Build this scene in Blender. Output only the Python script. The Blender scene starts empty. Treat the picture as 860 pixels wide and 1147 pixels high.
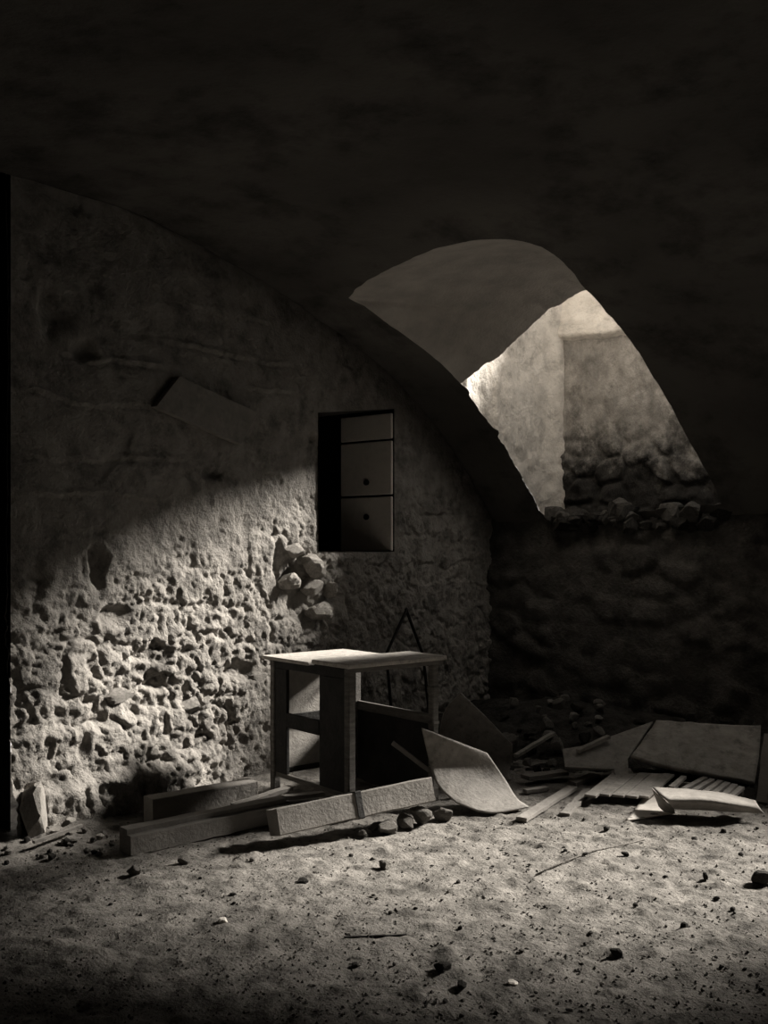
import bpy, bmesh, math, random
import numpy as np
from mathutils import Vector, Matrix

# ------------------------------------------------------------------ camera, sky, sun, exposure
scene = bpy.context.scene
CX, CY, F, HEYE = 430.0, 620.0, 1080.0, 1.286
OX, OY = -6.894, -3.871                       # eye; end wall is y = 0, right wall is x = 0
RT = np.array([0.5812, -0.8137]); FW = np.array([0.8137, 0.5812])
cam = bpy.data.cameras.new('camera')
cam.sensor_fit = 'VERTICAL'; cam.sensor_height = 36.0
cam.lens = 36.0 * F / 1147.0
cam.shift_y = (CY - 573.5) / 1147.0
cam.clip_start = 0.05
cam_o = bpy.data.objects.new('camera', cam)
scene.collection.objects.link(cam_o)
cam_o.location = (OX, OY, HEYE)
cam_o.rotation_euler = Vector((FW[0], FW[1], 0)).to_track_quat('-Z', 'Y').to_euler()
scene.camera = cam_o

world = bpy.data.worlds.new('overcast_sky'); scene.world = world
world.use_nodes = True
bgn = world.node_tree.nodes['Background']
bgn.inputs[0].default_value = (1.0, 0.95, 0.88, 1); bgn.inputs[1].default_value = 1.0

SUN_DIR = Vector((-1.0, 0.50, -0.72))         # the way the light travels
sun = bpy.data.lights.new('sun', 'SUN'); sun.energy = 15.0; sun.angle = math.radians(10.0)
sun.color = (1.0, 0.945, 0.87)
sun_o = bpy.data.objects.new('sun', sun); scene.collection.objects.link(sun_o)
sun_o.rotation_euler = SUN_DIR.to_track_quat('-Z', 'Y').to_euler()
sun_o.location = (4, -2, 6)

scene.view_settings.view_transform = 'Standard'
scene.view_settings.look = 'None'
scene.view_settings.gamma = 1.0
scene.view_settings.use_curve_mapping = False
scene.view_settings.exposure = 0.0

# ------------------------------------------------------------------ helpers
random.seed(7)
rng = np.random.default_rng(11)
COL = scene.collection

def pt(px, py, d):
    a = (px - CX) / F * d
    p = np.array([OX, OY]) + RT * a + FW * d
    return Vector((p[0], p[1], HEYE - (py - CY) / F * d))
def fl(px, py, z=0.0):
    return pt(px, py, (HEYE - z) * F / (py - CY))
def onwall(px, py, y=0.0):
    dx = RT * (px - CX) / F + FW
    d = (y - OY) / dx[1]
    return pt(px, py, d)

_tab = np.random.default_rng(3).random(65536)
def _h(ix, iy, iz):
    k = (ix * 73856093) ^ (iy * 19349663) ^ (iz * 83492791)
    return _tab[k & 65535]
def vnoise(x, y, z=0.0):
    x, y, z = np.broadcast_arrays(np.asarray(x, float), np.asarray(y, float), np.asarray(z, float))
    ix, iy, iz = np.floor(x).astype(np.int64), np.floor(y).astype(np.int64), np.floor(z).astype(np.int64)
    fx, fy, fz = x - ix, y - iy, z - iz
    fx, fy, fz = [t * t * t * (t * (t * 6 - 15) + 10) for t in (fx, fy, fz)]
    r = 0
    for dx in (0, 1):
        for dy in (0, 1):
            for dz in (0, 1):
                w = (fx if dx else 1 - fx) * (fy if dy else 1 - fy) * (fz if dz else 1 - fz)
                r = r + w * _h(ix + dx, iy + dy, iz + dz)
    return r * 2 - 1
def fbm(x, y, z=0.0, o=4, g=0.5):
    r = 0; a = 1.0; f = 1.0; t = 0
    for i in range(o):
        r = r + a * vnoise(np.asarray(x) * f + 17.3 * i, np.asarray(y) * f - 9.1 * i, np.asarray(z) * f + 5.7 * i)
        t += a; a *= g; f *= 2.03
    return r / t
def worley(x, y):
    x, y = np.broadcast_arrays(np.asarray(x, float), np.asarray(y, float))
    ix, iy = np.floor(x).astype(np.int64), np.floor(y).astype(np.int64)
    f1 = np.full(x.shape, 9.0); f2 = np.full(x.shape, 9.0); idv = np.zeros(x.shape)
    for dx in (-1, 0, 1):
        for dy in (-1, 0, 1):
            cx = ix + dx; cy = iy + dy
            qx = cx + 0.5 + 0.42 * (_h(cx, cy, 1 + 0 * cx) * 2 - 1); qy = cy + 0.5 + 0.42 * (_h(cx, cy, 2 + 0 * cx) * 2 - 1)
            d = np.hypot(x - qx, y - qy)
            m = d < f1
            f2 = np.where(m, f1, np.minimum(f2, d)); idv = np.where(m, _h(cx, cy, 5 + 0 * cx), idv); f1 = np.where(m, d, f1)
    return f1, f2, idv
def sstep(a, b, x):
    t = np.clip((x - a) / (b - a), 0, 1); return t * t * (3 - 2 * t)

def tag(o, label=None, cat=None, group=None, kind=None):
    if label: o['label'] = label
    if cat: o['category'] = cat
    if group: o['group'] = group
    if kind: o['kind'] = kind
    return o
def link(name, me, mat, parent=None, loc=None):
    o = bpy.data.objects.new(name, me); COL.objects.link(o)
    if mat and not me.materials: me.materials.append(mat)
    if parent: o.parent = parent
    if loc is not None: o.location = loc
    return o
def empty(name, loc, rz=0.0):
    o = bpy.data.objects.new(name, None); COL.objects.link(o)
    o.empty_display_size = 0.1
    o.location = loc; o.rotation_euler = (0, 0, rz); return o
def mesh_from(verts, faces, smooth=True):
    me = bpy.data.meshes.new('mesh')
    me.from_pydata([tuple(v) for v in verts], [], [tuple(f) for f in faces])
    if smooth: me.polygons.foreach_set('use_smooth', [True] * len(me.polygons))
    me.update(); return me
def grid_mesh(P, keep=None, smooth=True, flip=False):
    """P: (n, m, 3) array of points, keep: (n-1, m-1) bool of faces"""
    n, m, _ = P.shape
    idx = np.arange(n * m).reshape(n, m)
    q = np.stack([idx[:-1, :-1], idx[1:, :-1], idx[1:, 1:], idx[:-1, 1:]], -1)
    if flip: q = q[..., ::-1]
    q = q.reshape(-1, 4)
    if keep is not None: q = q[keep.reshape(-1)]
    me = bpy.data.meshes.new('mesh')
    V = P.reshape(-1, 3)
    used = np.unique(q); remap = np.full(len(V), -1); remap[used] = np.arange(len(used))
    V = V[used]; q = remap[q]
    me.vertices.add(len(V)); me.vertices.foreach_set('co', V.astype(np.float32).ravel())
    me.loops.add(q.size); me.loops.foreach_set('vertex_index', q.astype(np.int32).ravel())
    me.polygons.add(len(q)); me.polygons.foreach_set('loop_start', np.arange(0, q.size, 4, dtype=np.int32))
    me.polygons.foreach_set('use_smooth', [smooth] * len(q))
    me.update(calc_edges=True); me.validate()
    return me

# ------------------------------------------------------------------ materials
TINT = (1.0, 0.935, 0.85)
def col(v): return (v * TINT[0], v * TINT[1], v * TINT[2], 1)
def material(name, lo, hi, scale=6.0, bump=0.3, bscale=60.0, rough=0.9, dirt=0.0, dscale=2.0, dlow=0.04,
             stretch=(1, 1, 1), spec=0.2, bdist=0.01, metal=0.0, zdirt=None):
    m = bpy.data.materials.new(name); m.use_nodes = True
    nt = m.node_tree; N = nt.nodes; L = nt.links
    b = N['Principled BSDF']; b.inputs['Roughness'].default_value = rough
    b.inputs['Specular IOR Level'].default_value = spec; b.inputs['Metallic'].default_value = metal
    tc = N.new('ShaderNodeTexCoord'); mp = N.new('ShaderNodeMapping'); mp.inputs['Scale'].default_value = stretch
    L.new(tc.outputs['Object'], mp.inputs['Vector'])
    n1 = N.new('ShaderNodeTexNoise'); n1.inputs['Scale'].default_value = scale; n1.inputs['Detail'].default_value = 8
    n1.inputs['Roughness'].default_value = 0.65
    L.new(mp.outputs[0], n1.inputs['Vector'])
    r1 = N.new('ShaderNodeValToRGB'); r1.color_ramp.elements[0].position = 0.33; r1.color_ramp.elements[1].position = 0.68
    r1.color_ramp.elements[0].color = col(lo); r1.color_ramp.elements[1].color = col(hi)
    L.new(n1.outputs['Fac'], r1.inputs[0]); out = r1.outputs[0]
    if dirt > 0:
        n2 = N.new('ShaderNodeTexNoise'); n2.inputs['Scale'].default_value = dscale; n2.inputs['Detail'].default_value = 10
        n2.inputs['Roughness'].default_value = 0.72
        L.new(mp.outputs[0], n2.inputs['Vector'])
        r2 = N.new('ShaderNodeValToRGB'); r2.color_ramp.elements[0].position = 0.5; r2.color_ramp.elements[1].position = 0.66
        r2.color_ramp.elements[1].color = (dirt, dirt, dirt, 1)
        L.new(n2.outputs['Fac'], r2.inputs[0])
        mx = N.new('ShaderNodeMixRGB'); L.new(r2.outputs[0], mx.inputs[0]); L.new(out, mx.inputs[1])
        mx.inputs[2].default_value = col(dlow); out = mx.outputs[0]
    if zdirt:                                  # moss and damp that climb from below with a ragged edge
        sx = N.new('ShaderNodeSeparateXYZ'); L.new(tc.outputs['Object'], sx.inputs[0])
        n4 = N.new('ShaderNodeTexNoise'); n4.inputs['Scale'].default_value = 4.5; n4.inputs['Detail'].default_value = 10; n4.inputs['Roughness'].default_value = .75
        L.new(tc.outputs['Object'], n4.inputs['Vector'])
        ad = N.new('ShaderNodeMath'); ad.operation = 'MULTIPLY_ADD'; ad.inputs[1].default_value = 1.5
        L.new(n4.outputs['Fac'], ad.inputs[0]); L.new(sx.outputs[2], ad.inputs[2])
        mr = N.new('ShaderNodeMapRange'); mr.inputs[1].default_value = zdirt[0] + .75; mr.inputs[2].default_value = zdirt[1] + .75
        mr.inputs[3].default_value = .95; mr.inputs[4].default_value = 0
        L.new(ad.outputs[0], mr.inputs[0])
        m4 = N.new('ShaderNodeMixRGB'); L.new(mr.outputs[0], m4.inputs[0]); L.new(out, m4.inputs[1]); m4.inputs[2].default_value = col(.02); out = m4.outputs[0]
    L.new(out, b.inputs['Base Color'])
    n3 = N.new('ShaderNodeTexNoise'); n3.inputs['Scale'].default_value = bscale; n3.inputs['Detail'].default_value = 8
    n3.inputs['Roughness'].default_value = 0.6
    L.new(mp.outputs[0], n3.inputs['Vector'])
    bp = N.new('ShaderNodeBump'); bp.inputs['Strength'].default_value = bump; bp.inputs['Distance'].default_value = bdist
    L.new(n3.outputs['Fac'], bp.inputs['Height']); L.new(bp.outputs[0], b.inputs['Normal'])
    return m
M = {}
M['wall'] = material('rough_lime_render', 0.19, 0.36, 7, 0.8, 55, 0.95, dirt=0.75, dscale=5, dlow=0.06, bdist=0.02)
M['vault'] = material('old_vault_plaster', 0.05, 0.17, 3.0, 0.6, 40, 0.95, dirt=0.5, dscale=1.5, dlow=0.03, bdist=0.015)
M['sidewall'] = material('dark_masonry', 0.05, 0.13, 5, 0.8, 40, 0.95, dirt=0.8, dscale=3, dlow=0.02, bdist=0.02)  # dark tone with random darker blotches
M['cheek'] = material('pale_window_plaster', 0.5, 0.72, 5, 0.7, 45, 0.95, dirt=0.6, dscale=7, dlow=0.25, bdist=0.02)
M['shaft'] = material('mossy_shaft_masonry', 0.13, 0.42, 4, 0.9, 30, 0.95, dirt=0.85, dscale=3.2, dlow=0.05, bdist=0.03, stretch=(1, 1, .55), zdirt=(.35, .75))
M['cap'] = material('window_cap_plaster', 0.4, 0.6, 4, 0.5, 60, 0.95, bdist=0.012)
M['floor'] = material('trodden_dirt', 0.11, 0.28, 7, 0.9, 70, 1.0, dirt=0.85, dscale=6.0, dlow=0.045, spec=0.05, bdist=0.012)
M['stone'] = material('rubble_stone', 0.14, 0.28, 14, 0.8, 70, 0.95, dirt=0.4, dscale=20, dlow=0.08)
M['wallstone'] = material('pale_wall_stone', 0.28, 0.45, 14, 0.8, 60, 0.95, dirt=0.5, dscale=18, dlow=0.12)
M['darkstone'] = material('dark_clod', 0.025, 0.07, 18, 0.8, 80, 1.0, spec=0.05)
M['grit'] = material('floor_grit', 0.02, 0.2, 30, 0.5, 80, 1.0, spec=0.05)
M['midstone'] = material('grey_pebble', 0.10, 0.2, 18, 0.8, 80, 1.0, spec=0.05)
M['chip'] = material('white_plaster_chip', 0.7, 0.85, 18, 0.5, 80, 0.9)
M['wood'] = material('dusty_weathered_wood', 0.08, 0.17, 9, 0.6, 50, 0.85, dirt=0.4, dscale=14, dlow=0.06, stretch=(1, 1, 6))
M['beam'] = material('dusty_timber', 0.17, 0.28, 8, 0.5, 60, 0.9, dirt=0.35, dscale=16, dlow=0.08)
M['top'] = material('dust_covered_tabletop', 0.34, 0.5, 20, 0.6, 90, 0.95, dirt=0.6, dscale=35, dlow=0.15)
M['darkwood'] = material('dark_shaded_wood', 0.012, 0.03, 9, 0.5, 50, 0.8)  # shade on the table's left and inner faces is put into this colour
M['board'] = material('grey_back_board', 0.3, 0.42, 14, 0.3, 90, 0.9, dirt=0.4, dscale=10, dlow=0.12)
M['sheet'] = material('dusty_sheet_board', 0.2, 0.32, 12, 0.4, 60, 0.75, dirt=0.5, dscale=22, dlow=0.06)
M['panel'] = material('stained_panel_board', 0.24, 0.4, 9, 0.4, 40, 0.7, dirt=0.6, dscale=12, dlow=0.05)
M['paper'] = material('pale_dusty_cardboard', 0.24, 0.36, 16, 0.3, 60, 0.9, dirt=0.3, dscale=24, dlow=0.2)
M['iron'] = material('black_iron', 0.012, 0.03, 20, 0.4, 70, 0.6)
M['shutter'] = material('pale_shutter_board', 0.72, 0.88, 8, 0.4, 60, 0.85, dirt=0.3, dscale=8, dlow=0.3)
M['bank'] = material('shaded_rubble_dirt', 0.02, 0.07, 9, 0.9, 60, 1.0, spec=0.0, bdist=0.03)  # rubble dirt darkened to carry the shade along the side wall
M['backsheet'] = material('dark_dusty_sheet', 0.15, 0.24, 12, 0.4, 60, 0.75, dirt=0.5, dscale=22, dlow=0.04)
M['scrap'] = material('white_scrap', 0.5, 0.66, 16, 0.3, 60, 0.9)
M['plaque'] = material('grey_wall_board', 0.2, 0.29, 9, 0.4, 60, 0.95, dirt=0.5, dscale=8, dlow=0.1)
M['void'] = material('unlit_recess_black', 0.01, 0.02, 8, 0.3, 40, 1.0, spec=0.0)  # near-black puts the shade of niche and passage into the colour

# ------------------------------------------------------------------ the room: s = -x, q = -y
PS = np.array([-.2, 0, .3, .659, 1.0, 1.367, 2.066, 2.655, 3.417, 3.928, 4.36, 5.5, 6.7, 7.6, 8.0])
PZ = np.array([1.42, 1.55, 1.80, 2.065, 2.29, 2.474, 2.688, 2.843, 2.956, 2.98, 2.97, 2.8, 2.45, 1.95, 1.55])
PT = np.gradient(PZ, PS)
def vault(s):
    s = np.clip(np.asarray(s, float), PS[0], PS[-1])
    i = np.clip(np.searchsorted(PS, s) - 1, 0, len(PS) - 2)
    h = PS[i + 1] - PS[i]; t = (s - PS[i]) / h
    return ((2*t**3 - 3*t**2 + 1) * PZ[i] + (t**3 - 2*t**2 + t) * h * PT[i]
            + (-2*t**3 + 3*t**2) * PZ[i + 1] + (t**3 - t**2) * h * PT[i + 1])

def densify(pts, step=0.012, noise=0.0, seed=0.0):
    pts = np.array(pts, float); out = []
    for a, b in zip(pts[:-1], pts[1:]):
        n = max(1, int(np.linalg.norm(b - a) / step))
        for k in range(n): out.append(a + (b - a) * k / n)
    out.append(pts[-1]); out = np.array(out)
    if noise:
        k = np.arange(len(out)); w = np.minimum(1, np.minimum(k, k[::-1]) / 6.0)
        out[:, 0] += noise * w * fbm(k * 0.09, seed, 0, 4, .6); out[:, 1] += noise * w * fbm(k * 0.09, seed + 40, 0, 4, .6)
    return out

def smooth_chain(pts, it=2):
    p = np.array(pts, float)
    for _ in range(it):
        q = [p[0]]
        for a, b in zip(p[:-1], p[1:]): q += [a * .75 + b * .25, a * .25 + b * .75]
        q.append(p[-1]); p = np.array(q)
    return p
def resample(p, n):
    d = np.r_[0, np.cumsum(np.linalg.norm(np.diff(p, axis=0), axis=1))]
    t = np.linspace(0, d[-1], n)
    return np.stack([np.interp(t, d, p[:, k]) for k in range(p.shape[1])], 1)

# window openings cut in the vault, (s, q)
W1_far = densify([(.03, .51), (1.29, .50)], noise=0.045, seed=1)
W1_cap = densify(np.vstack([[(1.29, .50), (1.94, .47), (2.3, .445)], smooth_chain([(2.41, .41), (2.54, .62), (2.66, 1.02), (2.72, 1.3), (2.70, 1.5), (2.6, 1.68), (2.42, 1.76), (2.09, 1.76), (1.25, 1.78)], 2)]), noise=0.012, seed=5)
W1_near = densify([(1.25, 1.78), (.75, 1.81), (.35, 1.86), (.1, 1.89)], noise=0.015, seed=9)
W1_bot = densify([(.1, 1.89), (.05, 1.2), (.03, .51)], noise=0.02, seed=12)
W1 = np.vstack([W1_far[:-1], W1_cap[:-1], W1_near[:-1], W1_bot[:-1]])
W2_far = densify([(.02, 2.45), (.95, 2.45)], step=0.03)
W2_cap = densify([(.95, 2.45), (1.15, 2.6), (1.34, 2.95), (1.4, 3.5), (1.36, 4.1), (1.2, 4.45), (.95, 4.5)], step=0.03)
W2_near = densify([(.95, 4.5), (.02, 4.5)], step=0.03)
W2_bot = densify([(.02, 4.5), (.02, 2.45)], step=0.03)
W2 = np.vstack([W2_far[:-1], W2_cap[:-1], W2_near[:-1], W2_bot[:-1]])

def inside(poly, x, y):
    r = np.zeros(x.shape, bool); n = len(poly)
    for i in range(n):
        x1, y1 = poly[i]; x2, y2 = poly[(i + 1) % n]
        if y1 == y2: continue
        c = ((y1 > y) != (y2 > y)) & (x < (x2 - x1) * (y - y1) / (y2 - y1) + x1)
        r ^= c
    return r
def polydist(poly, x, y):
    d = np.full(x.shape, 9.0); bi = np.zeros(x.shape, int)
    for i, (a, b) in enumerate(poly):
        e = (x - a) ** 2 + (y - b) ** 2
        m = e < d; d = np.where(m, e, d); bi = np.where(m, i, bi)
    return np.sqrt(d), bi

# --- vault (ceiling)
gs = np.r_[np.arange(-.2, 5.2, .02), np.arange(5.2, 8.01, .08)]
gq = np.r_[np.arange(.05, 4.7, .02), np.arange(4.7, 7.3, .1)]
S, Q = np.meshgrid(gs, gq, indexing='ij')
S = S.copy(); Q = Q.copy()
cs = (S[:-1, :-1] + S[1:, 1:]) / 2; cq = (Q[:-1, :-1] + Q[1:, 1:]) / 2
hole = inside(W1, cs, cq) | inside(W2, cs, cq)
inner = np.zeros(S.shape, bool); outer = np.zeros(S.shape, bool)
for a in (0, 1):
    for b in (0, 1):
        inner[a:S.shape[0]-1+a, b:S.shape[1]-1+b] |= hole; outer[a:S.shape[0]-1+a, b:S.shape[1]-1+b] |= ~hole
edge = inner & outer
dist = np.full(S.shape, 9.0)
for W in (W1, W2):
    near = (S > W[:, 0].min() - .3) & (S < W[:, 0].max() + .3) & (Q > W[:, 1].min() - .3) & (Q < W[:, 1].max() + .3)
    d, bi = polydist(W, S[near], Q[near])
    dist[near] = np.minimum(dist[near], d)
    e = edge[near] & (d < .05)
    sv = S[near]; qv = Q[near]; sv[e] = W[bi[e], 0]; qv[e] = W[bi[e], 1]
    S[near] = sv; Q[near] = qv; dd = dist[near]; dd[e] = 0; dist[near] = dd
Z = vault(S)
amp = np.clip(dist / .12, 0, 1)
disp = .022 * fbm(S * 1.4, Q * 1.4, 2.0, 3) + .010 * fbm(S * 7, Q * 7, 8.0, 4) + .007 * np.maximum(0, fbm(S * 16, Q * 16, 3.0, 3))
Z = Z + disp * amp
P = np.stack([-S, -Q, Z], -1)
# a groove where the vault meets the end wall
lip = P[:, :1].copy(); lip[:, :, 2] += .07
lip2 = lip.copy(); lip2[:, :, 1] = .06
keep = ~hole
P = np.concatenate([lip2, lip, P], 1)
keep = np.concatenate([np.ones((keep.shape[0], 2), bool), keep], 1)
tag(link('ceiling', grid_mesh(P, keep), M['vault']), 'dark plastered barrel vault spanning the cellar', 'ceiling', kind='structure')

# --- end wall
def wall_relief(s, z):
    low = sstep(1.75, 1.0, z + .25 * fbm(s * 1.1, z * 1.1, 4, 2) + .13 * (s - 3))        # rough below, plaster above
    so, zo = s, z
    s = s + .03 * fbm(so * 7, zo * 7, 91, 3); z = z + .03 * fbm(so * 7, zo * 7, 95, 3)
    f1, f2, idv = worley(s * 4.6 + .5 * fbm(s * 5, z * 5, 1, 3), z * 6.5 + .5 * fbm(s * 5, z * 5, 2, 3))
    stone = sstep(.02, .22, f2 - f1) * (.3 + .7 * idv)
    rough = fbm(s * 24, z * 24, 3, 3)
    mid = fbm(s * 11, z * 11, 33, 4, .6)
    pits = sstep(.2, .4, fbm(s * 12, z * 9, 21, 4, .65)) + .8 * sstep(.2, .42, fbm(s * 33, z * 26, 24, 3))
    r = .030 * fbm(s * 1.7, z * 1.7, 0, 3) + low * (.014 * stone + .016 * mid + .008 * rough - .011 * pits - .020 * sstep(.55, .95, 1 - 2.2 * np.abs(fbm(so * 4.5, zo * 5.5, 44, 4, .6))) * sstep(-.1, .3, fbm(so * 2, zo * 2, 45, 2)))
    r = r + (1 - low) * (.005 * rough + .010 * fbm(s * 5, z * 5, 9, 3) - .012 * sstep(.3, .5, fbm(s * 7, z * 7, 29, 4)))
    s, z = so, zo
    # long wavy plaster ridges across the upper left
    ridges = [(2.40, 2.5, 3.5, .012), (2.28, 3.5, 4.1, .016), (2.05, 3.4, 4.35, .009), (1.78, 2.9, 4.3, .014), (1.60, 3.5, 4.25, .013), (2.62, 2.6, 3.4, .008), (2.22, 2.35, 2.8, .012), (1.42, 3.6, 4.2, .009)]
    for zc, a, b, h in ridges:
        zz = zc + .035 * vnoise(s * 2.3, zc * 7) + .012 * vnoise(s * 9, zc * 3) - .05 * (s - 3.4)
        m = sstep(a - .15, a + .1, s) * (1 - sstep(b - .1, b + .1, s)) * (.5 + .5 * vnoise(s * 4, zc * 11))
        t = (z - zz) / .012
        r = r + h * m * (np.exp(-t * t) - .9 * np.exp(-(t + 1.8) ** 2))
    # ledge courses near the floor, left
    ledge = .055 * sstep(.23, .17, z + .02 * fbm(s * 4, 3.0, 0, 2)) * sstep(2.9, 3.3, s)
    ledge = ledge + .03 * sstep(.50, .44, z + .03 * fbm(s * 3, 8.0, 0, 2)) * sstep(3.2, 3.6, s)
    # knocked-out pocket below the niche
    hs, hz = 2.38, 1.08
    pk = np.exp(-(((s - hs) / .17) ** 2 + ((z - hz) / .19) ** 2) ** 2)
    for cs0, cz0, ra, rb, dp in ((3.87, 1.24, .05, .11, .07), (4.12, 2.42, .09, .10, .05), (3.95, 2.27, .06, .05, .05), (4.22, 1.15, .05, .10, .03), (3.75, .98, .08, .05, .05), (2.24, 2.02, .03, .04, .04),
                                (2.9, .62, .10, .05, .05), (3.5, .62, .07, .05, .04), (2.55, 1.2, .04, .12, .035), (4.28, .12, .05, .12, .05), (3.1, 1.72, .07, .03, .03)):
        e = ((s - cs0) / ra + .5 * fbm(s * 9, z * 9, cs0, 2)) ** 2 + ((z - cz0) / rb + .5 * fbm(s * 9, z * 9, cz0 + 7, 2)) ** 2
        r = r - dp * np.exp(-e ** 2)
    return r + ledge - .07 * pk
NS0, NS1, NZ0, NZ1 = 1.365, 2.19, 1.30, 2.235
def lines(a, b, step, fixed):
    ks = [a] + sorted(fixed) + [b]; out = []
    for p, r in zip(ks[:-1], ks[1:]):
        n = max(1, round((r - p) / step)); out += list(p + (r - p) * np.arange(n) / n)
    return np.array(out + [b])
ss = lines(-.12, 4.37, .0095, [NS0, NS1]); zs = lines(-.08, 3.02, .0095, [NZ0, NZ1])
S, Z = np.meshgrid(ss, zs, indexing='ij')
cs = (S[:-1, :-1] + S[1:, 1:]) / 2; cz = (Z[:-1, :-1] + Z[1:, 1:]) / 2
keep = ~((cs > NS0) & (cs < NS1) & (cz > NZ0) & (cz < NZ1))
def niche_warp(s, z): return (1.78 - s) * .15 * np.exp(-((z - NZ1) / .12) ** 2) * np.clip(1 - np.maximum(0, np.abs(s - 1.78) - .42) / .2, 0, 1)
ZW = Z + niche_warp(S, Z)
dn = np.hypot(np.maximum(0, np.abs(S - (NS0 + NS1) / 2) - (NS1 - NS0) / 2), np.maximum(0, np.abs(Z - (NZ0 + NZ1) / 2) - (NZ1 - NZ0) / 2))
R = wall_relief(S, Z) * (.25 + .75 * sstep(0, .07, dn))
en = sstep(0, .03, dn) * (1 - sstep(.03, .06, dn))
P = np.stack([-S, -R, ZW], -1)
wall_end = tag(link('wall_end', grid_mesh(P, keep), M['wall']), 'rough stone and plaster end wall under the vault', 'wall', kind='structure')

# niche lining: four sides and back
DN = 0.95
def quadgrid(a, b, c, d, n=8, m=8):
    a, b, c, d = [np.array(v, float) for v in (a, b, c, d)]
    u = np.linspace(0, 1, n)[:, None, None]; v = np.linspace(0, 1, m)[None, :, None]
    return (a * (1 - u) + b * u) * (1 - v) + (d * (1 - u) + c * u) * v
zt0 = NZ1 + (1.78 - NS0) * .15; zt1 = NZ1 + (1.78 - NS1) * .15
x0, x1 = -NS1, -NS0
niche = empty('window_3', (-1.78, 0, NZ0)); tag(niche, 'deep dark niche opening in the end wall', 'window niche', kind='structure')
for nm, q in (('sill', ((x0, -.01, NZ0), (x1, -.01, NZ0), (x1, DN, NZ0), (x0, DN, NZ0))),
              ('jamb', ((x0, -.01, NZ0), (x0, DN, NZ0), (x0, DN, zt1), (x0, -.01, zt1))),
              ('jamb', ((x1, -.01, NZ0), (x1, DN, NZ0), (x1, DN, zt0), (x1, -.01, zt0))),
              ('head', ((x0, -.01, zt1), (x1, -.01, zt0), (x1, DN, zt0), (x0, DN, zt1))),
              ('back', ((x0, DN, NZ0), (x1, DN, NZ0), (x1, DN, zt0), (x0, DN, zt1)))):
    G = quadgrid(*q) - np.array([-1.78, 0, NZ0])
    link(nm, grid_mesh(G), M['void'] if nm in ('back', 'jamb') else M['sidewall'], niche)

# --- right wall
yy = np.arange(-.1, 7.3, .03); zz = np.arange(-.08, 1.60, .03)
Q, Z = np.meshgrid(yy, zz, indexing='ij')
R = .03 * fbm(Q * 1.5, Z * 1.5, 30, 3) + .025 * fbm(Q * 8, Z * 8, 31, 4)
f1, f2, idv = worley(Q * 3.4, Z * 5.2)
R = (R + .035 * sstep(.02, .3, f2 - f1) * idv) * sstep(1.62, 1.4, Z) - .01
P = np.stack([-R, -Q, Z], -1)
hw = (Q[:-1, :-1] > 2.45) & (Q[:-1, :-1] < 4.5) & (Z[:-1, :-1] > 1.54)
wall_right = tag(link('wall_right', grid_mesh(P, ~hw, flip=True), M['sidewall']), 'dark masonry side wall below the windows', 'wall', kind='structure')
# --- walls behind the camera
def plain(name, q, label, m, n=30):
    return tag(link(name, grid_mesh(quadgrid(*q, n=n, m=n)), m), label, 'wall', kind='structure')
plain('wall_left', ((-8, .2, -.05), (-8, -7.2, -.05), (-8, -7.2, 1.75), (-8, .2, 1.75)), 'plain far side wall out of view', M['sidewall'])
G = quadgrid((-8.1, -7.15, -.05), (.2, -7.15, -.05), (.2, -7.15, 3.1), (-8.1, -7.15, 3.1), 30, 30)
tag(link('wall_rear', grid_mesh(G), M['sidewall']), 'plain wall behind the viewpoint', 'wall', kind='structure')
# dark passage left of the end wall, and the wall piece beyond it
door = empty('door_1', (-4.9, .0, 0)); tag(door, 'dark doorway passage at the left end of the wall', 'doorway', kind='structure')
def dpart(nm, q, m):
    G = quadgrid(*q) - np.array([-4.9, 0, 0]); return link(nm, grid_mesh(G), m, door)
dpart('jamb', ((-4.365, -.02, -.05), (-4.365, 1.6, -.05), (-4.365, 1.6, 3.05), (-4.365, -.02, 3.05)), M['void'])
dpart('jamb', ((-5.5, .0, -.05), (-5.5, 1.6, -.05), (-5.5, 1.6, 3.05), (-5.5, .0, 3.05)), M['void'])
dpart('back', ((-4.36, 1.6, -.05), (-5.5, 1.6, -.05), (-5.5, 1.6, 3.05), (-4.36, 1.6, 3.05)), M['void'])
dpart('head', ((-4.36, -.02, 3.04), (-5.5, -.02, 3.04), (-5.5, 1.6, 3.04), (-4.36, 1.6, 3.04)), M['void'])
dpart('side_panel', ((-5.5, 0, -.05), (-8.1, 0, -.05), (-8.1, 0, 3.05), (-5.5, 0, 3.05)), M['sidewall'])

# --- floor
def floor_z(s, q):
    s = np.asarray(s, float); q = np.asarray(q, float)
    h = .018 * fbm(s * .9, q * .9, 50, 3) + .008 * fbm(s * 4, q * 4, 51, 3) + .006 * fbm(s * 14, q * 14, 52, 3)
    h = h + .05 * np.exp(-(q / .18) ** 2) * sstep(3.6, 4.1, s)             # dirt banked against the wall
    return h
fs = np.r_[np.arange(-.1, 1.5, .05), np.arange(1.5, 6.2, .0135), np.arange(6.2, 8.2, .1)]
fq = np.r_[np.arange(-1.7, -.1, .1), np.arange(-.1, 4.0, .0135), np.arange(4.0, 7.3, .1)]
S, Q = np.meshgrid(fs, fq, indexing='ij')
f1, f2, idv = worley(S * 11 + .5 * fbm(S * 6, Q * 6, 57, 2), Q * 11)
clod = sstep(.45, .1, f1) * sstep(.72, .9, idv)
Z = floor_z(S, Q) + .012 * clod + .006 * fbm(S * 22, Q * 22, 58, 3) + .004 * fbm(S * 40, Q * 40, 55, 2) - .012 * np.maximum(0, fbm(S * 18, Q * 18, 56, 3) - .25)
tag(link('floor', grid_mesh(np.stack([-S, -Q, Z], -1), flip=True), M['floor']), 'trodden dirt floor strewn with grit', 'floor', kind='structure')
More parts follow.
